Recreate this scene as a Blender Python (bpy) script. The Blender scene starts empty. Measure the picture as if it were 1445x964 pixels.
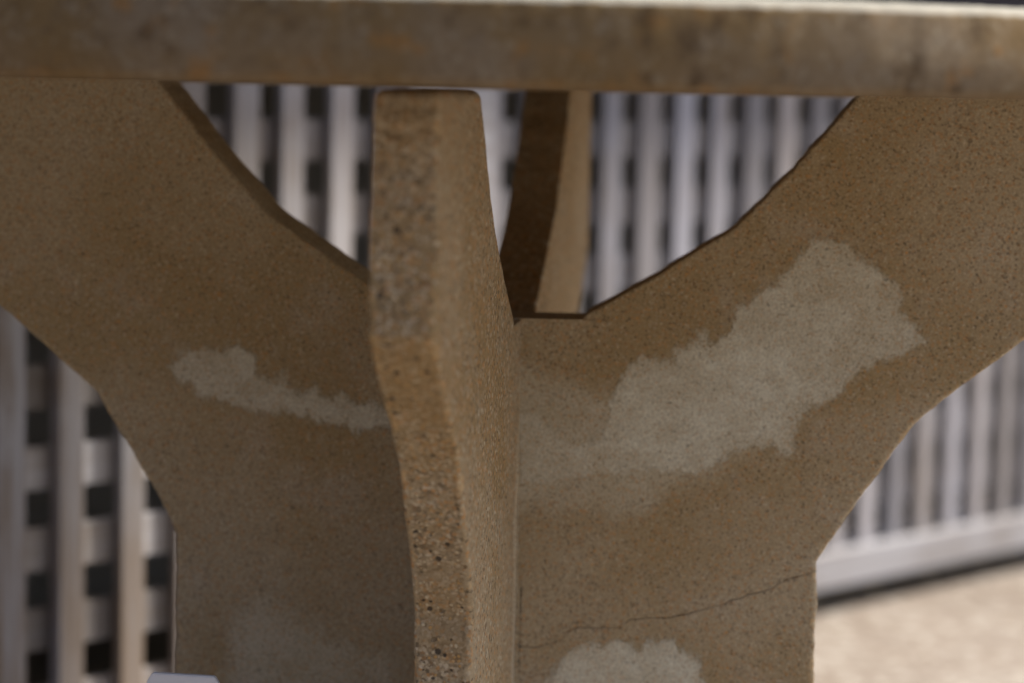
import bpy, bmesh, math, random
from mathutils import Vector, Matrix, noise

sc = bpy.context.scene
rad = math.radians

# ------------------------------------------------------------------ camera
EYE = 0.70
cam_data = bpy.data.cameras.new('camera')
cam = bpy.data.objects.new('camera', cam_data)
sc.collection.objects.link(cam)
sc.camera = cam
pitch, roll = rad(6.05), rad(1.306)
fwd = Vector((0, math.cos(pitch), -math.sin(pitch)))
r0 = Vector((1, 0, 0)); u0 = Vector((0, math.sin(pitch), math.cos(pitch)))
rt = r0 * math.cos(roll) + u0 * math.sin(roll)
up = u0 * math.cos(roll) - r0 * math.sin(roll)
mw = Matrix((rt, up, -fwd)).transposed().to_4x4()
mw.translation = Vector((0, 0, EYE))
cam.matrix_world = mw
cam_data.sensor_width = 36.0
cam_data.lens = 85.0
cam_data.clip_start = 0.05
cam_data.clip_end = 3000.0
cam_data.dof.use_dof = True
cam_data.dof.focus_distance = 1.64
cam_data.dof.aperture_fstop = 3.1

# ------------------------------------------------------------------ light
SUN_EL, SUN_AZ = 54.0, 77.0            # azimuth clockwise from +Y (the view direction)
world = bpy.data.worlds.new('World'); sc.world = world; world.use_nodes = True
wt = world.node_tree
sky = wt.nodes.new('ShaderNodeTexSky'); sky.sky_type = 'NISHITA'; sky.sun_disc = False
sky.sun_elevation = rad(SUN_EL); sky.sun_rotation = rad(SUN_AZ)
sky.dust_density = 3.0; sky.air_density = 0.9
wt.links.new(sky.outputs[0], wt.nodes['Background'].inputs[0])
wt.nodes['Background'].inputs[1].default_value = 0.08
sun_d = bpy.data.lights.new('sun', 'SUN'); sun_d.energy = 2.9; sun_d.angle = rad(10); sun_d.color = (1, 0.93, 0.83)
sun = bpy.data.objects.new('sun', sun_d); sc.collection.objects.link(sun)
to_sun = Vector((math.sin(rad(SUN_AZ)) * math.cos(rad(SUN_EL)), math.cos(rad(SUN_AZ)) * math.cos(rad(SUN_EL)), math.sin(rad(SUN_EL))))
sun.rotation_euler = to_sun.to_track_quat('Z', 'Y').to_euler()
sc.view_settings.view_transform = 'Standard'; sc.view_settings.look = 'None'
sc.view_settings.gamma = 1.0; sc.view_settings.use_curve_mapping = False
sc.view_settings.exposure = 1.36
sc.render.engine = 'CYCLES'
sc.cycles.use_denoising = True
sc.cycles.max_bounces = 8; sc.cycles.diffuse_bounces = 5

# ------------------------------------------------------------------ helpers
def tag(o, label=None, cat=None, group=None, kind=None):
    if label: o['label'] = label
    if cat: o['category'] = cat
    if group: o['group'] = group
    if kind: o['kind'] = kind
    return o

def empty(name, loc, rz=0.0):
    o = bpy.data.objects.new(name, None); sc.collection.objects.link(o)
    o.location = loc; o.rotation_euler = (0, 0, rz); o.empty_display_size = 0.05
    return o

def mesh_obj(name, verts, faces, mat, parent=None, smooth=False, attrs=None):
    me = bpy.data.meshes.new(name)
    me.from_pydata([tuple(v) for v in verts], [], faces)
    me.validate(); me.update()
    me.materials.append(mat)
    if smooth:
        me.polygons.foreach_set('use_smooth', [True] * len(me.polygons))
    for k, vals in (attrs or {}).items():
        a = me.attributes.new(k, 'FLOAT', 'POINT'); a.data.foreach_set('value', vals)
    o = bpy.data.objects.new(name, me); sc.collection.objects.link(o)
    if parent: o.parent = parent
    return o

def bm_obj(name, bm, mat, parent=None, smooth=False):
    me = bpy.data.meshes.new(name); bm.to_mesh(me); bm.free()
    me.materials.append(mat)
    if smooth: me.polygons.foreach_set('use_smooth', [True] * len(me.polygons))
    o = bpy.data.objects.new(name, me); sc.collection.objects.link(o)
    if parent: o.parent = parent
    return o

def add_box(bm, x0, x1, y0, y1, z0, z1, bevel=0.0, jit=0.0, rnd=None):
    r = bmesh.ops.create_cube(bm, size=1.0)
    vs = r['verts']
    for v in vs:
        v.co = Vector(((x0 + x1) / 2 + v.co.x * (x1 - x0), (y0 + y1) / 2 + v.co.y * (y1 - y0), (z0 + z1) / 2 + v.co.z * (z1 - z0)))
        if jit and rnd:
            v.co.x += rnd.uniform(-jit, jit); v.co.z += rnd.uniform(-jit, jit)
    if bevel:
        es = list({e for v in vs for e in v.link_edges})
        bmesh.ops.bevel(bm, geom=es, offset=bevel, segments=2, profile=0.6, affect='EDGES')

def nz(x, y, z=0.0): return noise.noise(Vector((x, y, z)))

# ------------------------------------------------------------------ materials
class NT:
    def __init__(s, name):
        s.m = bpy.data.materials.new(name); s.m.use_nodes = True
        s.t = s.m.node_tree; s.b = s.t.nodes['Principled BSDF']
        s.b.inputs['Specular IOR Level'].default_value = 0.25
        s.co = s.t.nodes.new('ShaderNodeTexCoord').outputs['Object']
    def link(s, a, b): s.t.links.new(a, b)
    def setin(s, sock, v):
        if hasattr(v, 'is_output'): s.link(v, sock)
        else: sock.default_value = v
    def mapping(s, scale, loc=(0, 0, 0), co=None):
        n = s.t.nodes.new('ShaderNodeMapping'); s.link(co or s.co, n.inputs[0])
        n.inputs['Scale'].default_value = scale; n.inputs['Location'].default_value = loc
        return n.outputs[0]
    def noise(s, scale, detail=4.0, rough=0.6, co=None, dist=0.0):
        n = s.t.nodes.new('ShaderNodeTexNoise'); s.link(co or s.co, n.inputs['Vector'])
        n.inputs['Scale'].default_value = scale; n.inputs['Detail'].default_value = detail
        n.inputs['Roughness'].default_value = rough; n.inputs['Distortion'].default_value = dist
        return n.outputs['Fac']
    def voro(s, scale, co=None, out='Color', feature='F1'):
        n = s.t.nodes.new('ShaderNodeTexVoronoi'); s.link(co or s.co, n.inputs['Vector'])
        n.feature = feature; n.inputs['Scale'].default_value = scale
        return n.outputs[out]
    def math(s, op, a, b=0.0, c=0.0, clamp=False):
        n = s.t.nodes.new('ShaderNodeMath'); n.operation = op; n.use_clamp = clamp
        for i, v in enumerate((a, b, c)): s.setin(n.inputs[i], v)
        return n.outputs[0]
    def ramp(s, v, lo, hi, a=0.0, b=1.0):
        n = s.t.nodes.new('ShaderNodeMapRange'); n.interpolation_type = 'SMOOTHSTEP'
        s.setin(n.inputs[0], v)
        for i, x in enumerate((lo, hi, a, b)): n.inputs[i + 1].default_value = x
        return n.outputs[0]
    def mix(s, f, a, b, mode='MIX'):
        n = s.t.nodes.new('ShaderNodeMix'); n.data_type = 'RGBA'; n.blend_type = mode
        s.setin(n.inputs[0], f)
        for i, v in ((6, a), (7, b)):
            if isinstance(v, tuple): v = v + (1.0,) if len(v) == 3 else v
            s.setin(n.inputs[i], v)
        return n.outputs[2]
    def chan(s, col, i):
        n = s.t.nodes.new('ShaderNodeSeparateColor'); s.link(col, n.inputs[0]); return n.outputs[i]
    def attr(s, name):
        n = s.t.nodes.new('ShaderNodeAttribute'); n.attribute_name = name; return n.outputs['Fac']
    def bump(s, h, strength=0.5, dist=0.001, normal=None):
        n = s.t.nodes.new('ShaderNodeBump'); n.inputs['Strength'].default_value = strength
        n.inputs['Distance'].default_value = dist; s.link(h, n.inputs['Height'])
        if normal: s.link(normal, n.inputs['Normal'])
        return n.outputs[0]
    def done(s, col, rough=0.9, normal=None):
        s.setin(s.b.inputs['Base Color'], col if not isinstance(col, tuple) else col + (1.0,))
        s.setin(s.b.inputs['Roughness'], rough)
        if normal: s.link(normal, s.b.inputs['Normal'])
        return s.m

def concrete(name, base, warm, grey, wing=False, gsc=590.0, gk=1.2, relief=0.0014):
    """sandy cast concrete: blotches of tan, rust and grey, sand grains, pits, smeared mortar"""
    k = NT(name)
    big = k.noise(5.0, 4, 0.55)
    mid = k.noise(22.0, 5, 0.6)
    col = k.mix(k.ramp(big, 0.38, 0.62), base, warm)
    col = k.mix(k.ramp(mid, 0.50, 0.72, 0, 0.5), col, grey)
    h0 = k.noise(420.0, 3, 0.6)
    grain = k.voro(gsc)                                    # sand grains, about two millimetres
    g1, g2 = k.chan(grain, 0), k.chan(grain, 1)
    fine = k.noise(520.0, 4, 0.7)
    smooth_skin = None
    if wing:
        wob = k.math('MULTIPLY', k.math('SUBTRACT', k.noise(75.0, 8, 0.8, co=k.mapping((1, 1, 0.6)), dist=0.3), 0.5), 0.040)
        wob2 = k.math('MULTIPLY', k.math('SUBTRACT', k.noise(35.0, 5, 0.75), 0.5), 0.050)
        mort = k.ramp(k.math('ADD', k.attr('mortar'), wob), -0.0026, 0.0042)
        core = k.math('MULTIPLY', k.ramp(k.math('ADD', k.attr('core'), wob2), -0.012, 0.016), mort)
        haze = k.ramp(k.math('ADD', k.attr('haze'), wob2), -0.012, 0.016)
        streak = k.ramp(k.noise(70, 5, 0.7, co=k.mapping((0.7, 1.0, 1.0))), 0.3, 0.7, 0.55, 1.0)
        mott = k.ramp(k.noise(24.0, 6, 0.7), 0.32, 0.68, 0.76, 1.0)
        m_a = k.math('MULTIPLY', k.math('MULTIPLY', k.math('MULTIPLY', mort, 0.80), streak), mott)
        m_all = k.math('MAXIMUM', k.math('ADD', m_a, k.math('MULTIPLY', core, 0.20)), k.math('MULTIPLY', k.math('MULTIPLY', haze, streak), 0.44))
        smooth_skin = m_all
    hm = k.math('MULTIPLY', m_all, 0.9) if wing else None
    # grains
    gs = k.math('SUBTRACT', 1.0, k.math('MULTIPLY', smooth_skin, 0.72)) if wing else 1.0
    val = k.ramp(fine, 0.25, 0.75, 0.76, 1.24)
    f_or = k.math('MULTIPLY', k.ramp(g1, 0.77, 0.90, 0, 0.42 * gk), gs)
    f_dk = k.math('MULTIPLY', k.ramp(g2, 0.80, 0.97, 0, 0.40 * gk), gs)
    f_lt = k.math('MULTIPLY', k.ramp(g2, 0.14, 0.04, 0, 0.35 * gk), gs)
    if wing:
        col = k.mix(m_all, col, (0.68, 0.665, 0.55))
    col = k.mix(f_or, col, (0.46, 0.25, 0.10))
    if wing:
        fl = k.voro(300.0); f_fl = k.math('MULTIPLY', k.ramp(k.chan(fl, 2), 0.955, 0.965), k.ramp(k.voro(300.0, out='Distance'), 0.40, 0.25))
        col = k.mix(k.math('MULTIPLY', k.math('MULTIPLY', f_fl, gs), 0.55), col, (0.55, 0.27, 0.07))
    col = k.mix(f_dk, col, (0.11, 0.08, 0.05))
    col = k.mix(f_lt, col, (0.56, 0.49, 0.37))
    col = k.mix(1.0, col, val, 'MULTIPLY')
    hgt = k.math('ADD', k.math('MULTIPLY', h0, 0.6), k.math('MULTIPLY', k.math('MULTIPLY', g1, 0.35), gs))
    if wing:
        hgt = k.math('ADD', hgt, hm)
        # cast edge faces: exposed aggregate, pebbles and air pits
        e = k.attr('rough_edge')
        dn = k.t.nodes.new('ShaderNodeTexNoise'); k.link(k.co, dn.inputs['Vector']); dn.inputs['Scale'].default_value = 260.0
        va = k.t.nodes.new('ShaderNodeVectorMath'); va.operation = 'MULTIPLY_ADD'
        k.link(dn.outputs['Color'], va.inputs[0]); va.inputs[1].default_value = (0.0022, 0.0022, 0.0022); k.link(k.co, va.inputs[2])
        wc = va.outputs[0]
        stain = k.ramp(k.noise(26.0, 5, 0.65, co=k.mapping((0.6, 0.6, 1.3))), 0.46, 0.72, 0, 0.42)
        col = k.mix(k.math('MULTIPLY', e, stain), col, (0.20, 0.13, 0.065))
        col = k.mix(k.math('MULTIPLY', e, k.ramp(k.noise(9.0, 4, 0.6, co=k.mapping((1, 1, 1), (5, 5, 2))), 0.45, 0.68, 0, 0.4)), col, (0.31, 0.265, 0.19))
        ag = k.voro(520.0, co=wc)
        col = k.mix(k.math('MULTIPLY', k.ramp(k.chan(ag, 0), 0.64, 0.78, 0, 0.48), e), col, (0.17, 0.13, 0.085))
        col = k.mix(k.math('MULTIPLY', k.ramp(k.chan(ag, 1), 0.80, 0.90, 0, 0.62), e), col, (0.58, 0.49, 0.35))
        peb = k.voro(310.0, co=wc); pd = k.voro(310.0, co=wc, out='Distance')
        pr = k.chan(peb, 0)
        f_p = k.math('MULTIPLY', k.math('MULTIPLY', k.ramp(pr, 0.72, 0.76), k.ramp(pd, 0.42, 0.30)), e)
        pcol = k.mix(k.ramp(k.chan(peb, 1), 0.3, 0.7), (0.60, 0.50, 0.34), (0.50, 0.30, 0.11))
        lowf = k.ramp(k.noise(11.0, 4, 0.6), 0.42, 0.6)
        col = k.mix(k.math('MULTIPLY', k.math('MULTIPLY', e, lowf), 0.5), col, (0.30, 0.20, 0.09))
        col = k.mix(k.math('MULTIPLY', f_p, 0.85), col, pcol)
        pit = k.voro(105.0, co=wc, out='Distance'); pit_r = k.chan(k.voro(105.0, co=wc), 2)
        f_pit = k.math('MULTIPLY', k.math('MULTIPLY', k.ramp(pit, 0.24, 0.17), k.ramp(pit_r, 0.80, 0.84)), e)
        pit2 = k.voro(190.0, co=wc, out='Distance'); pit2_r = k.chan(k.voro(190.0, co=wc), 2)
        f_pit2 = k.math('MULTIPLY', k.math('MULTIPLY', k.ramp(pit2, 0.26, 0.17), k.ramp(pit2_r, 0.80, 0.84)), k.math('ADD', k.math('MULTIPLY', e, 0.75), 0.25))
        pits = k.math('MAXIMUM', f_pit, f_pit2)
        col = k.mix(k.math('MULTIPLY', pits, 0.85), col, (0.045, 0.036, 0.03))
        hgt = k.math('ADD', hgt, k.math('MULTIPLY', f_p, 1.2))
        hgt = k.math('SUBTRACT', hgt, k.math('MULTIPLY', pits, 3.0))
        wr = k.math('MULTIPLY', k.attr('arris'), k.ramp(k.noise(75.0, 5, 0.75), 0.52, 0.66))
        col = k.mix(k.math('MULTIPLY', wr, 0.7), col, (0.58, 0.41, 0.22))
        # open seam where the wing meets its neighbour
        sw = k.ramp(k.noise(40.0, 3, 0.6), 0.42, 0.70, 0.0, 0.0009)
        sd = k.math('ABSOLUTE', k.math('ADD', k.attr('seam'), k.math('MULTIPLY', k.math('SUBTRACT', k.noise(120.0, 3, 0.6), 0.5), 0.0012)))
        sm = k.math('SUBTRACT', 1.0, k.ramp(k.math('SUBTRACT', sd, sw), -0.0001, 0.0004))
        col = k.mix(k.math('MULTIPLY', k.math('MULTIPLY', sm, k.ramp(k.noise(18.0, 2), 0.38, 0.55)), 0.8), col, (0.035, 0.028, 0.02))
        # hairline crack
        cw = k.ramp(k.noise(28.0, 2, 0.5), 0.30, 0.72, 0.00008, 0.00050)
        cd = k.math('ABSOLUTE', k.math('ADD', k.attr('crack'), k.math('MULTIPLY', k.math('SUBTRACT', k.noise(160.0, 4, 0.6), 0.5), 0.0045)))
        cr = k.math('SUBTRACT', 1.0, k.ramp(k.math('SUBTRACT', cd, cw), -0.0001, 0.00035))
        col = k.mix(k.math('MULTIPLY', k.math('MULTIPLY', cr, k.ramp(k.noise(46.0, 3, 0.6), 0.34, 0.56, 0.35, 1.0)), 0.60), col, (0.05, 0.035, 0.025))
        hgt = k.math('SUBTRACT', hgt, k.math('MULTIPLY', cr, 1.5))
    return k.done(col, 0.93, k.bump(hgt, 0.7, relief))

M_WING = concrete('sandy_concrete', (0.43, 0.350, 0.230), (0.36, 0.268, 0.142), (0.46, 0.395, 0.30), wing=True)
M_FIN = concrete('rough_sandy_concrete', (0.37, 0.292, 0.185), (0.31, 0.22, 0.11), (0.36, 0.315, 0.23), wing=True, gsc=420.0, gk=2.0, relief=0.0015)

def top_material():
    k = NT('tabletop_concrete')
    col = k.mix(k.ramp(k.noise(9.0, 4, 0.6), 0.36, 0.64), (0.195, 0.147, 0.093), (0.175, 0.115, 0.050))
    col = k.mix(k.ramp(k.noise(46.0, 4, 0.65), 0.50, 0.78, 0, 0.45), col, (0.235, 0.205, 0.16))
    col = k.mix(k.ramp(k.noise(55.0, 3, 0.6, co=k.mapping((1, 1, 1), (3, 7, 1))), 0.54, 0.72, 0, 0.75), col, (0.075, 0.045, 0.02))
    col = k.mix(k.ramp(k.noise(48.0, 3, 0.6, co=k.mapping((1, 1, 1), (9, 2, 5))), 0.56, 0.72, 0, 0.6), col, (0.27, 0.135, 0.035))
    gr = k.voro(300.0)
    col = k.mix(k.ramp(k.chan(gr, 0), 0.75, 0.9, 0, 0.3), col, (0.10, 0.07, 0.04))
    col = k.mix(k.ramp(k.chan(gr, 1), 0.84, 0.95, 0, 0.25), col, (0.33, 0.29, 0.21))
    # worn, bleached upper side and arris; sky light on the rim also painted in
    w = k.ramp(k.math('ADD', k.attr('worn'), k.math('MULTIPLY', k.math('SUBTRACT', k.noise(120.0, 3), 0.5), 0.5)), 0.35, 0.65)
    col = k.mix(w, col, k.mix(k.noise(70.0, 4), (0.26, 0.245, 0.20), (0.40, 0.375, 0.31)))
    h = k.math('ADD', k.noise(300.0, 3), k.math('MULTIPLY', k.noise(60.0, 4), 1.5))
    return k.done(col, 0.92, k.bump(h, 0.35, 0.0010))
M_TOP = top_material()

def wood_paint(name, pale, worn, worn_amt=0.5, vary=0.0, grain=(85, 85, 4), wet=0.0):
    k = NT(name)
    st = k.noise(1.0, 5, 0.65, co=k.mapping(grain))
    cl = k.noise(9.0, 4, 0.6)
    f = k.math('MULTIPLY', k.ramp(st, 0.40, 0.62), k.ramp(cl, 0.36, 0.62, 0.25, 1.0))
    col = k.mix(k.math('MULTIPLY', f, worn_amt), pale, worn)
    if vary:                                     # every slat has weathered a little differently
        ri = k.t.nodes.new('ShaderNodeNewGeometry').outputs['Random Per Island']
        r2 = k.math('FRACT', k.math('MULTIPLY', ri, 7.31))
        col = k.mix(k.math('MULTIPLY', ri, vary), col, (0.30, 0.265, 0.24))
        col = k.mix(1.0, col, k.ramp(r2, 0, 1, 1.0 - 0.45 * vary, 1.0 + 0.35 * vary), 'MULTIPLY')
    zz = k.t.nodes.new('ShaderNodeSeparateXYZ'); k.link(k.co, zz.inputs[0])
    splash = k.math('MULTIPLY', k.ramp(k.math('ADD', zz.outputs[2], k.math('MULTIPLY', k.noise(6.0, 4), 0.25)), 0.54, 0.26), wet)
    splash = k.math('MULTIPLY', splash, k.ramp(st, 0.30, 0.60, 0.35, 1.0))
    col = k.mix(splash, col, (0.25, 0.19, 0.14))
    return k.done(col, 0.85, k.bump(st, 0.5, 0.0008))
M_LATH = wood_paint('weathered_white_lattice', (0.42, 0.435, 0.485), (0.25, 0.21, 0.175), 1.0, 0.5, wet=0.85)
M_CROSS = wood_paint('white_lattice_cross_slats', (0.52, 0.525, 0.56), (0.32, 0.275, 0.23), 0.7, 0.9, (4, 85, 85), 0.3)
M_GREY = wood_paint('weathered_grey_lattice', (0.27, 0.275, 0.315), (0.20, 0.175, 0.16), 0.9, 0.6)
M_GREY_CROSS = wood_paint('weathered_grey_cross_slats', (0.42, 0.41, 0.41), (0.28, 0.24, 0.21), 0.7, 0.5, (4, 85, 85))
M_RAIL = wood_paint('weathered_white_rail', (0.33, 0.325, 0.34), (0.20, 0.175, 0.155), 0.85, grain=(3, 60, 60))

def deck_mat():
    k = NT('stained_deck_boards')
    st = k.noise(1.0, 5, 0.6, co=k.mapping((6, 90, 90)))
    return k.done(k.mix(st, (0.035, 0.032, 0.045), (0.085, 0.075, 0.09)), 0.8, k.bump(st, 0.4, 0.001))
M_DECK = deck_mat()

def wall_mat():
    k = NT('added_wall_block')
    n = k.noise(12.0, 5, 0.6)
    return k.done(k.mix(n, (0.20, 0.195, 0.18), (0.30, 0.285, 0.25)), 0.95, k.bump(k.noise(90.0), 0.5, 0.002))
M_WALL = wall_mat()

def ground_mat():
    k = NT('pale_patio_concrete')
    col = k.mix(k.ramp(k.noise(2.6, 5, 0.6), 0.38, 0.62), (0.225, 0.188, 0.155), (0.185, 0.15, 0.12))
    col = k.mix(k.ramp(k.noise(11.0, 6, 0.7), 0.44, 0.64, 0, 0.6), col, (0.28, 0.25, 0.215))
    col = k.mix(k.ramp(k.noise(17.0, 5, 0.7, co=k.mapping((1, 1, 1), (4, 1, 0))), 0.52, 0.70, 0, 0.6), col, (0.20, 0.155, 0.11))
    g = k.voro(75.0)
    col = k.mix(k.ramp(k.chan(g, 0), 0.72, 0.80, 0, 0.6), col, (0.20, 0.165, 0.13))
    col = k.mix(k.ramp(k.chan(g, 1), 0.80, 0.86, 0, 0.7), col, (0.40, 0.37, 0.32))
    return k.done(col, 0.95, k.bump(k.noise(140.0, 4), 0.6, 0.002))
M_GROUND = ground_mat()

def soil_mat():
    k = NT('dark_soil')
    return k.done(k.mix(k.noise(14.0, 5), (0.10, 0.085, 0.06), (0.17, 0.14, 0.10)), 1.0, k.bump(k.noise(60.0, 5), 0.8, 0.01))
M_SOIL = soil_mat()

def post_mat():
    k = NT('pale_painted_metal')
    return k.done(k.mix(k.noise(30.0, 4), (0.70, 0.70, 0.72), (0.78, 0.78, 0.80)), 0.8, k.bump(k.noise(300.0, 3), 0.3, 0.0006))
M_POST = post_mat()

# ------------------------------------------------------------------ ground
def ground():
    bm = bmesh.new(); S = 600.0
    cuts = [-S, -30, -6, -2, -1, 0, 1, 2, 3, 4, 6, 30, S]
    vs = [[bm.verts.new((x, y, 0)) for x in cuts] for y in cuts]
    for j in range(len(cuts) - 1):
        for i in range(len(cuts) - 1):
            bm.faces.new((vs[j][i], vs[j][i + 1], vs[j + 1][i + 1], vs[j + 1][i]))
    tag(bm_obj('ground', bm, M_GROUND), kind='structure')
ground()

# ------------------------------------------------------------------ lattice skirting and the deck above it
# fence frame: local x runs along the lattice (away to the right), local y towards the yard is negative
FA = rad(45.0)
FENCE = Vector((0.0, 2.79, 0.0))
def fence_pt(t, n=0.0, z=0.0):                  # n: metres behind the lattice's front face
    return Vector((FENCE.x + t * math.cos(FA) - n * math.sin(FA), FENCE.y + t * math.sin(FA) + n * math.cos(FA), z))

TOP_Z = 0.812
def lattice(x0, x1, first_gap, pitch, label, seed, mat, cross, rail=(0.036, 0.086)):
    """x0..x1 along the fence; first_gap = centre of one opening, pitch = lath spacing"""
    rnd = random.Random(seed)
    root = empty('lattice_panel', fence_pt(x0), FA)
    tag(root, label, 'lattice', 'lattice panels skirting the deck')
    L = x1 - x0
    v = bmesh.new(); W = 0.0310
    k0 = math.floor((x0 - first_gap) / pitch) - 1
    k = k0
    while True:
        c = first_gap + (k + 0.5) * pitch - x0; k += 1
        if c - W / 2 < 0.02: continue
        if c + W / 2 > L - 0.02: break
        w = W + rnd.uniform(-0.0022, 0.0022); c += 0.0105 * math.exp(-((c + x0 + 0.455) / 0.10) ** 2) + rnd.uniform(-0.0012, 0.0012)
        y_ = rnd.uniform(0, 0.002); add_box(v, c - w / 2, c + w / 2, y_, y_ + 0.013, rail[0] + 0.009, TOP_Z - 0.02, 0.001, 0.0022, rnd)
    bm_obj('vertical_slats', v, mat, root)
    h = bmesh.new(); z = 0.678 + 0.0808 / 2
    while z + 0.0808 < TOP_Z - 0.03: z += 0.0808
    while z > 0.05:
        add_box(h, 0.02, L - 0.02, 0.0165, 0.0265, z - 0.0215, z + 0.0215, 0.001, 0.001, rnd); z -= 0.0808
    bm_obj('horizontal_slats', h, cross, root)
    for nm, a in (('bottom_rail', (0.0, L, -0.022, -0.001, rail[0], rail[1])), ('top_rail', (0.0, L, -0.020, -0.001, TOP_Z - 0.06, TOP_Z)),
                  ('stile', (0.0, 0.062, -0.018, -0.0012, rail[1] + 0.001, TOP_Z - 0.061)), ('stile', (L - 0.062, L, -0.018, -0.0012, rail[1] + 0.001, TOP_Z - 0.061))):
        b = bmesh.new(); add_box(b, *a, 0.003); bm_obj(nm, b, M_RAIL, root)
    return root

SPLIT = -0.118
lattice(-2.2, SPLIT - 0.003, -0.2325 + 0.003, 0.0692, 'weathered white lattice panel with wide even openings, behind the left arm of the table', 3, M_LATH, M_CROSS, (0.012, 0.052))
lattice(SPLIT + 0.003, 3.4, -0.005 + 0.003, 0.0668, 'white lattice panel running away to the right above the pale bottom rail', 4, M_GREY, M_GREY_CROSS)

def deck():
    root = empty('deck', fence_pt(-2.2), FA)
    tag(root, 'dark stained timber deck overhanging the white lattice', 'deck')
    b = bmesh.new(); rnd = random.Random(8)
    y = -DECK_OVER
    while y < 1.9:
        add_box(b, -0.05, 5.65, y, y + 0.135, 0.905, 0.937, 0.003); y += 0.140
    bm_obj('boards', b, M_DECK, root)
    j = bmesh.new(); x = 0.1
    while x < 5.6:
        add_box(j, x, x + 0.04, 0.06, 1.88, 0.78, 0.9045, 0.002); x += 0.42
    bm_obj('joists', j, M_DECK, root)
    f = bmesh.new(); add_box(f, -0.02, 5.62, 0.0, 0.04, 0.814, 0.9045, 0.002)
    bm_obj('fascia', f, M_DECK, root)
    return root
DECK_OVER = 0.12
deck()

def wall():  # added behind the lattice so its openings do not go fully black
    b = bmesh.new(); add_box(b, 0, 5.7, 0, 0.2, 0, 0.775, 0.004)
    o = bm_obj('added_wall', b, M_WALL); o.location = fence_pt(-2.25, 0.62); o.rotation_euler.z = FA
    tag(o, 'grey wall added under the deck to lighten the lattice openings', 'wall')
    s = bmesh.new(); add_box(s, 0, 5.7, 0.03, 0.61, 0.001, 0.012)
    o = bm_obj('soil', s, M_SOIL); o.location = fence_pt(-2.25, 0.0); o.rotation_euler.z = FA
    tag(o, kind='structure')
wall()

# ------------------------------------------------------------------ unseen board fences, added to keep low sky light off the wings
def added_fence(x0, y0, x1, y1, label):
    L = math.hypot(x1 - x0, y1 - y0); rnd = random.Random(int(L * 100))
    root = empty('added_board_fence', (x0, y0, 0), math.atan2(y1 - y0, x1 - x0)); tag(root, label, 'fence')
    bd = bmesh.new(); x = 0.0
    while x < L:
        add_box(bd, x, x + 0.138, 0, 0.02, 0.04, 1.95 + rnd.uniform(-0.006, 0.006), 0.002); x += 0.143
    bm_obj('boards', bd, M_DECK, root)
    for z in (0.35, 1.55):
        r = bmesh.new(); add_box(r, 0, L, -0.042, -0.001, z, z + 0.085, 0.003); bm_obj('rail', r, M_DECK, root)
    x = 0.0
    while x < L + 0.1:
        p = bmesh.new(); add_box(p, x - 0.045, x + 0.045, -0.135, -0.044, 0, 2.0, 0.004); bm_obj('post', p, M_DECK, root); x += L / 3
added_fence(-2.6, -2.95, -2.6, 1.9, 'unseen dark board fence added left of the table to block sky light')
added_fence(4.5, -3.0, -2.55, -3.0, 'long unseen dark board fence added behind the viewer to block sky light')

# ------------------------------------------------------------------ picnic table
# outline of one pedestal wing: radius from the table's axis against height
OUTER = [(-0.01, 0.242), (0.30, 0.2405), (0.357, 0.2402), (0.386, 0.2555), (0.430, 0.284), (0.462, 0.3045), (0.493, 0.3405), (0.525, 0.381), (0.556, 0.420), (0.70, 0.414)]
INNER = [(0.531, 0.063), (0.534, 0.0645), (0.566, 0.1185), (0.602, 0.1730), (0.6465, 0.2145), (0.696, 0.2555), (0.71, 0.268)]
def interp(tab, h):
    if h <= tab[0][0]: return tab[0][1]
    for (a, ra), (b, rb) in zip(tab, tab[1:]):
        if h <= b: return ra + (rb - ra) * (h - a) / (b - a)
    return tab[-1][1]

def sdf(poly, x, y):
    """signed distance to a closed outline, positive inside"""
    d = 1e9; inside = False; n = len(poly)
    for i in range(n):
        x1, y1 = poly[i]; x2, y2 = poly[(i + 1) % n]
        ex, ey = x2 - x1, y2 - y1
        t = max(0.0, min(1.0, ((x - x1) * ex + (y - y1) * ey) / (ex * ex + ey * ey + 1e-12)))
        d = min(d, (x - x1 - t * ex) ** 2 + (y - y1 - t * ey) ** 2)
        if (y1 > y) != (y2 > y) and x < x1 + (y - y1) * ex / ey: inside = not inside
    d = math.sqrt(d)
    return d if inside else -d

# outlines of the mortar smears and the crack on the wings, (radius, height) in metres
RM=[(0.2401,0.5962),(0.2541,0.5879),(0.28,0.5743),(0.2933,0.5568),(0.2922,0.5465),(0.3123,0.523),(0.3085,0.5187),(0.2974,0.5173),(0.28,0.5064),(0.2676,0.4998),(0.2554,0.4849),(0.2304,0.4701),(0.2231,0.4594),(0.2187,0.4384),(0.2112,0.4329),(0.2032,0.442),(0.1731,0.4342),(0.1579,0.4231),(0.1425,0.4189),(0.1166,0.4205),(0.0964,0.4166),(0.0549,0.4109),(0.0105,0.4039),(0.0092,0.4624),(0.0311,0.4647),(0.0407,0.4546),(0.0541,0.443),(0.0645,0.4407),(0.0768,0.448),(0.0842,0.465),(0.0863,0.4818),(0.0937,0.4967),(0.1064,0.5059),(0.1193,0.5038),(0.1276,0.5035),(0.1319,0.5135),(0.1521,0.5271),(0.1601,0.5196),(0.175,0.533),(0.1747,0.5434),(0.1872,0.551),(0.1946,0.5589),(0.214,0.5739),(0.2187,0.5853),(0.2286,0.5923)]
RH=[(0.0084,0.4986),(0.0268,0.4898),(0.053,0.4844),(0.0844,0.475),(0.1368,0.4559),(0.1889,0.4368),(0.1637,0.4212),(0.1382,0.4087),(0.107,0.3902),(0.0913,0.3948),(0.0757,0.3916),(0.045,0.3878),(0.0108,0.3923)]
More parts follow.
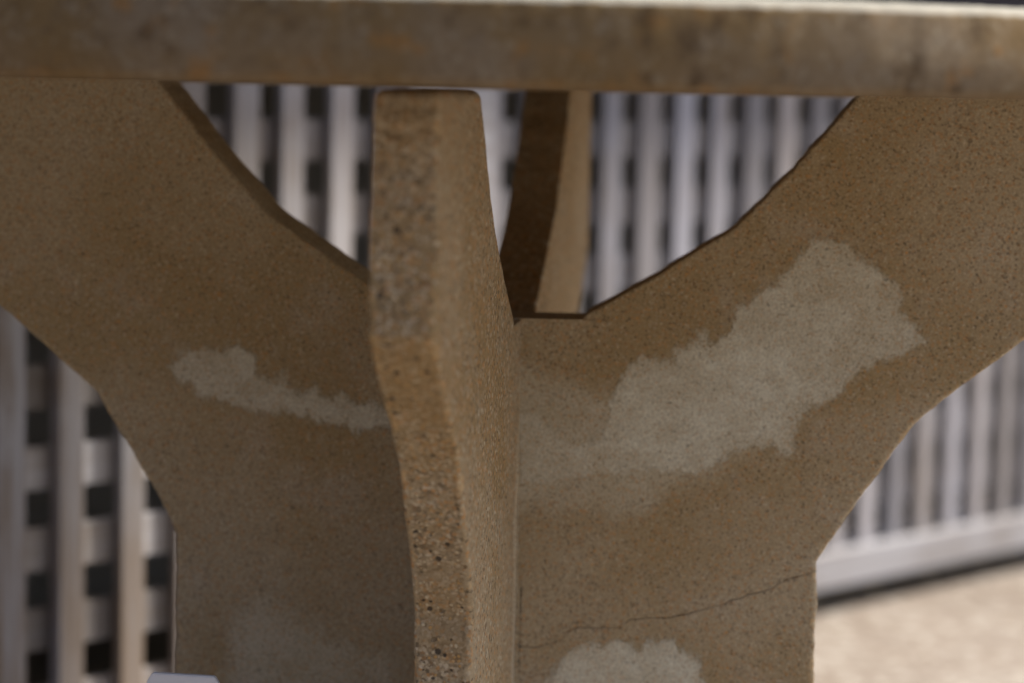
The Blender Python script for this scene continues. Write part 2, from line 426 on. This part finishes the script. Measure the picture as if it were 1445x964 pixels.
RC=[(0.0863,0.4818),(0.0937,0.4967),(0.1064,0.5059),(0.1276,0.5035),(0.1555,0.5164),(0.1911,0.5253),(0.2266,0.5341),(0.2372,0.5216),(0.2333,0.4904),(0.209,0.4532),(0.1731,0.4342),(0.1579,0.4231),(0.1221,0.4265),(0.0856,0.4331)]
RB=[(0.0379,0.245),(0.0443,0.2662),(0.0539,0.2801),(0.07,0.2904),(0.0977,0.2927),(0.1088,0.2889),(0.1171,0.294),(0.1379,0.295),(0.1465,0.2889),(0.1598,0.2794),(0.1638,0.2507)]
CR=[(0.0191,0.2875),(0.0257,0.2861),(0.0339,0.2853),(0.0453,0.2887),(0.0535,0.2915),(0.0598,0.3001),(0.0646,0.3028),(0.081,0.3024),(0.0957,0.3033),(0.1036,0.3095),(0.1133,0.3115),(0.1231,0.3111),(0.1361,0.3133),(0.1457,0.3157),(0.157,0.3189),(0.1682,0.323),(0.1777,0.327),(0.1937,0.3328),(0.2049,0.336),(0.2143,0.3422),(0.2206,0.3457),(0.2317,0.3495),(0.2389,0.3514)]
LM=[(0.2489,0.4841),(0.2461,0.4746),(0.2367,0.4723),(0.2295,0.47),(0.2272,0.462),(0.2089,0.4569),(0.1908,0.4556),(0.1749,0.4526),(0.1476,0.449),(0.1268,0.4441),(0.103,0.4431),(0.0606,0.4482),(0.0609,0.4641),(0.0801,0.46),(0.0926,0.4679),(0.0979,0.4635),(0.1099,0.4688),(0.1207,0.4656),(0.1354,0.4767),(0.1392,0.4723),(0.1489,0.4708),(0.1562,0.4827),(0.1627,0.4808),(0.1654,0.477),(0.1753,0.483),(0.1765,0.4952),(0.1886,0.5037),(0.2023,0.5037),(0.2105,0.5002),(0.2187,0.4993),(0.2325,0.4971),(0.2423,0.4908)]
LH=[(0.1946,0.296),(0.1726,0.3082),(0.1394,0.2939),(0.1118,0.2793),(0.0681,0.2712),(0.0673,0.2279),(0.2104,0.2183),(0.1997,0.2629)]

def crack_h(r):
    if r <= CR[0][0]: return CR[0][1]
    for (a, ha), (b, hb) in zip(CR, CR[1:]):
        if r <= b: return ha + (hb - ha) * (r - a) / (b - a)
    return CR[-1][1]

AX = Vector((-0.0101, 1.7834, 0.0))             # the table's vertical axis
TH_A, TH_B = 0.042, 0.039

def wing(direction, th, root, mat, marks, top, crotch, seed, back_face_sign, inner_tab=INNER, outer_tab=OUTER, round_top=0.0, shift=0.0):
    """direction: heading of the wing in plan (radians). Local x along the wing, local y across its thickness"""
    heights = []
    h = -0.01
    while h < top - 0.008:
        heights.append(h); h += 0.0021 if h > 0.22 else 0.012
    heights += [top - 0.006, top - 0.0045, top - 0.003, top - 0.0018, top - 0.0008, top - 0.0002, top]
    heights += [crotch - 0.0015, crotch - 0.0004, crotch]
    heights = sorted(set(round(x, 5) for x in heights))
    NF = 108
    verts, rough, mo, co_, hz, cr, arr, sea = [], [], [], [], [], [], [], []
    rows = []
    for h in heights:
        ro = interp(outer_tab, h) + 0.0016 * nz(h * 38, seed) + 0.0010 * nz(h * 140, seed + 5)
        if h >= crotch:
            ri = interp(inner_tab, max(h, 0.531)) + 0.0010 * nz(h * 60, seed + 9) + 0.0012 * nz(h * 210, seed + 3)
        else:
            ri = 0.004
        dtop = top - h; ins = 0.0
        if round_top and dtop < round_top:
            ins = round_top - math.sqrt(max(0.0, round_top ** 2 - (round_top - dtop) ** 2))
        ro -= ins * 1.3; ri += ins * 1.3
        T = th - 2 * ins
        row = []
        cO = 0.0026 + 0.0034 * max(0.0, nz(h * 80, seed + 20)) + 0.0018 * abs(nz(h * 300, seed + 21))
        cI = 0.0018 + 0.0016 * max(0.0, nz(h * 90, seed + 30))
        if h < crotch: cI = 0.0004
        def rec(s, e, c_in, c_out):
            # how far the face is set back by its rounded arrises; s from the inner edge, e from the outer edge
            q = 0.0
            if s < c_in: q = max(q, c_in - math.sqrt(max(0, c_in ** 2 - (c_in - s) ** 2)))
            if e < c_out: q = max(q, c_out - math.sqrt(max(0, c_out ** 2 - (c_out - e) ** 2)))
            return q
        wd = ro - ri
        def face_params():
            ps = [0.0, cI * 0.12, cI * 0.4, cI]
            n = NF
            for i in range(1, n): ps.append(cI + (wd - cI - cO) * i / n)
            ps += [wd - cO, wd - cO * 0.55, wd - cO * 0.22, wd - cO * 0.05, wd]
            return ps
        P = face_params()
        for s in P:                                  # front face
            y = -T / 2 + rec(s, wd - s, cI, cO) + 0.0005 * nz((ri + s) * 25, h * 25, seed)
            verts.append((ri + s, y, h)); row.append((ri + s, h, 0.0, True)); arr.append(1.0 if wd - s < cO * 1.02 else 0.0)
        nside = 12
        for i in range(1, nside):                    # outer edge face
            q = 0.04 if i == 1 else 0.96 if i == nside - 1 else (i - 1) / (nside - 2)
            y = (-T / 2 + cO) + (T - 2 * cO) * q
            verts.append((ro + 0.0007 * nz(y * 120, h * 120, seed), y, h)); row.append((ro, h, 1.0, False)); arr.append(0.0)
        for s in reversed(P[::1]):                   # back face
            y = T / 2 - rec(s, wd - s, cI, cO) + 0.0005 * nz((ri + s) * 25, h * 25, seed + 50)
            verts.append((ri + s, y, h)); row.append((ri + s, h, 0.0, False)); arr.append(1.0 if wd - s < cO * 1.02 else 0.0)
        for i in range(1, 4):                        # inner edge face
            y = (T / 2 - cI) - (T - 2 * cI) * i / 4
            verts.append((ri, y, h)); row.append((ri, h, 0.6, False)); arr.append(0.0)
        rows.append(len(row))
        for (r, hh, e, front) in row:
            rough.append(e)
            lit = front if back_face_sign > 0 else (not front and e == 0.0)
            if lit and marks:
                mo.append(max([max(-0.05, sdf(p, r, hh)) for p in marks.get('mortar', [])] or [-0.05]))
                co_.append(max([max(-0.05, sdf(p, r, hh)) for p in marks.get('core', [])] or [-0.05]))
                hz.append(max([max(-0.05, sdf(p, r, hh)) for p in marks.get('haze', [])] or [-0.05]))
                cr.append(hh - crack_h(r) if marks.get('crack') else 1.0)
                sea.append(r - 0.0228 if marks.get('crack') and hh < 0.345 else 1.0)
            else:
                mo.append(-0.05); co_.append(-0.05); hz.append(-0.05); cr.append(1.0); sea.append(1.0)
    if shift: verts = [(x, y + shift, z) for x, y, z in verts]
    n = rows[0]; faces = []
    for j in range(len(heights) - 1):
        a, b = j * n, (j + 1) * n
        for i in range(n):
            i2 = (i + 1) % n
            faces.append((a + i, a + i2, b + i2, b + i))
    faces.append(tuple(reversed(range(n)))); faces.append(tuple((len(heights) - 1) * n + i for i in range(n)))
    o = mesh_obj('pedestal_wing', verts, faces, mat, root, True, {'rough_edge': rough, 'mortar': mo, 'core': co_, 'haze': hz, 'crack': cr, 'arris': arr, 'seam': sea})
    o.rotation_euler.z = direction
    return o

def tabletop(root):
    """round slab, rounded arris above, small chamfer below"""
    R, z0, z1 = 0.60, 0.6985, 0.6985 + 0.0502
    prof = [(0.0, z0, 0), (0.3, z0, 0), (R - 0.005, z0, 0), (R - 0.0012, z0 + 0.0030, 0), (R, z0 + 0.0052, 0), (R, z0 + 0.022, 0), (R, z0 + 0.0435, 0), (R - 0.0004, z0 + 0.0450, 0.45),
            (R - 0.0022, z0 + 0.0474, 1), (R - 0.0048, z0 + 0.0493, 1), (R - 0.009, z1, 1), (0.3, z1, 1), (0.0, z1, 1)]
    N = 900; verts = []; worn = []
    for i in range(N):
        a = 2 * math.pi * i / N
        for (r, z, w) in prof:
            q = 0.0
            if r > 0.4:
                q = 0.0012 * nz(a * 60, z * 80) + 0.0007 * nz(a * 220, z * 200)
            zz = z + (0.0006 * nz(a * 90, 3.3) if (z > z0 + 0.03 and r > 0.4) else 0.0)
            if z <= z0 + 0.0013 and r > 0.4: zz += 0.0003 * nz(a * 130, 7.0) + 0.0003 * nz(a * 420, 9.0)
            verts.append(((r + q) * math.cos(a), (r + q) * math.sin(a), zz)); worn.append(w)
    m = len(prof); faces = []
    for i in range(N):
        i2 = (i + 1) % N
        for j in range(m - 1):
            if j == 0: faces.append((i * m, i * m + 1, i2 * m + 1)[::1])
            elif j == m - 2: faces.append((i * m + j, i * m + m - 1, i2 * m + j))
            else: faces.append((i * m + j, i * m + j + 1, i2 * m + j + 1, i2 * m + j))
    bm = bmesh.new(); me = bpy.data.meshes.new('t'); me.from_pydata(verts, [], faces)
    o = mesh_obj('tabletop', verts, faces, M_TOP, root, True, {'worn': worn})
    bm.from_mesh(o.data); bmesh.ops.recalc_face_normals(bm, faces=bm.faces); bm.to_mesh(o.data); bm.free()
    bpy.data.meshes.remove(me)
    o.location = (0.0, 0.085, 0.0)               # the slab sits a little off the pedestal's centre
    return o

table = empty('picnic_table', AX)
tag(table, 'round brown concrete picnic table on a pedestal of four flared wings', 'table')
tabletop(table)
HALF = math.pi / 2
# directions in plan: +x right, +y away from the viewer
RIGHT = wing(rad(-5.0), TH_A + 0.010, table, M_WING, {'mortar': [RM, RB], 'core': [RC, RB], 'haze': [RH], 'crack': True}, 0.6995, 0.531, 1.7, +1, shift=0.005)
LEFT = wing(math.pi - rad(9.5), TH_A + 0.010, table, M_WING, {'mortar': [LM], 'core': [], 'haze': [LH]}, 0.6995, 0.531, 4.1, -1, shift=-0.005)
FRONT = wing(-HALF - rad(7.3), TH_B, table, M_FIN, None, 0.6966, 0.5295, 8.6, +1, round_top=0.0060)
BACK = wing(HALF - rad(8.0), TH_B, table, M_FIN, None, 0.6995, 0.5285, 12.3, +1)
RIGHT['label'] = 'wing with a large grey mortar smear and a hairline crack'
LEFT['label'] = 'wing in shade with a narrow grey mortar smear'
FRONT['label'] = 'wing pointing at the viewer with a rough pebbly edge'


def mortar_joint():
    """thin fillet of mortar in the corner between the front wing and the right wing"""
    a = rad(-5.0); d1 = Vector((math.cos(a), math.sin(a), 0)); n1 = Vector((math.sin(a), -math.cos(a), 0))
    q = -HALF - rad(7.3); d2 = Vector((math.cos(q), math.sin(q), 0))
    side = Vector((-d2.y, d2.x, 0))
    # corner of the two faces, in the table's own frame
    p = n1 * (TH_A / 2); e = side * (TH_B / 2)
    # p + s*d1 = e + t*d2
    den = d1.x * d2.y - d1.y * d2.x; w = e - p
    s = (w.x * d2.y - w.y * d2.x) / den
    c = p + d1 * s
    verts = []; faces = []; H = [0.0 + 0.004 * i for i in range(126)]
    for h in H:
        f = 0.0014 + 0.0014 * nz(h * 30, 2.2) + 0.0012 * nz(h * 110, 5.1)
        if h > 0.42: f *= max(0.15, 1 - (h - 0.42) * 11)
        g = 0.022 + 0.010 * nz(h * 26, 8.2) + 0.0012 * nz(h * 120, 1.1)
        if h > 0.42: g *= max(0.15, 1 - (h - 0.42) * 11)
        f = max(f, 0.0006); g = max(g, 0.0006)
        k = c - d1 * 0.002 - d2 * 0.002
        pts = [k, c + d2 * g - d1 * 0.001, c + d2 * g * 0.45 + d1 * f * 0.40, c + d1 * f - d2 * 0.001]
        verts += [(v.x, v.y, h) for v in pts]
    for j in range(len(H) - 1):
        for i in range(4):
            faces.append((j * 4 + i, j * 4 + (i + 1) % 4, j * 4 + 4 + (i + 1) % 4, j * 4 + 4 + i))
    faces.append((3, 2, 1, 0)); faces.append(tuple((len(H) - 1) * 4 + i for i in range(4)))
    o = mesh_obj('mortar_joint', verts, faces, M_JOINT, table, True)
    bm = bmesh.new(); bm.from_mesh(o.data); bmesh.ops.recalc_face_normals(bm, faces=bm.faces); bm.to_mesh(o.data); bm.free()
M_JOINT = concrete('joint_mortar', (0.50, 0.43, 0.31), (0.43, 0.35, 0.23), (0.55, 0.50, 0.39))
mortar_joint()

# ------------------------------------------------------------------ pale marker plate at the foot of the pedestal
def marker():
    b = bmesh.new()
    w, top, y = 0.0252, 0.2946, 0.0025
    pr = [(-w, 0), (w, 0), (w, top - 0.0060), (w - 0.0035, top), (-w + 0.0035, top), (-w, top - 0.0060)]
    f = [b.verts.new((x, -y, z)) for x, z in pr]; g = [b.verts.new((x, y, z)) for x, z in pr]
    b.faces.new(f); b.faces.new(g)
    for i in range(6): b.faces.new((f[i], f[(i + 1) % 6], g[(i + 1) % 6], g[i]))
    bmesh.ops.recalc_face_normals(b, faces=b.faces)
    bmesh.ops.bevel(b, geom=list(b.edges), offset=0.0007, segments=2, affect='EDGES')
    o = bm_obj('marker_plate', b, M_POST); o.location = (-0.2252, 1.62, 0); o.rotation_euler = (0, rad(1.2), rad(-4.0))
    tag(o, 'small pale plate with clipped top corners at the foot of the shaded left wing', 'marker')
marker()
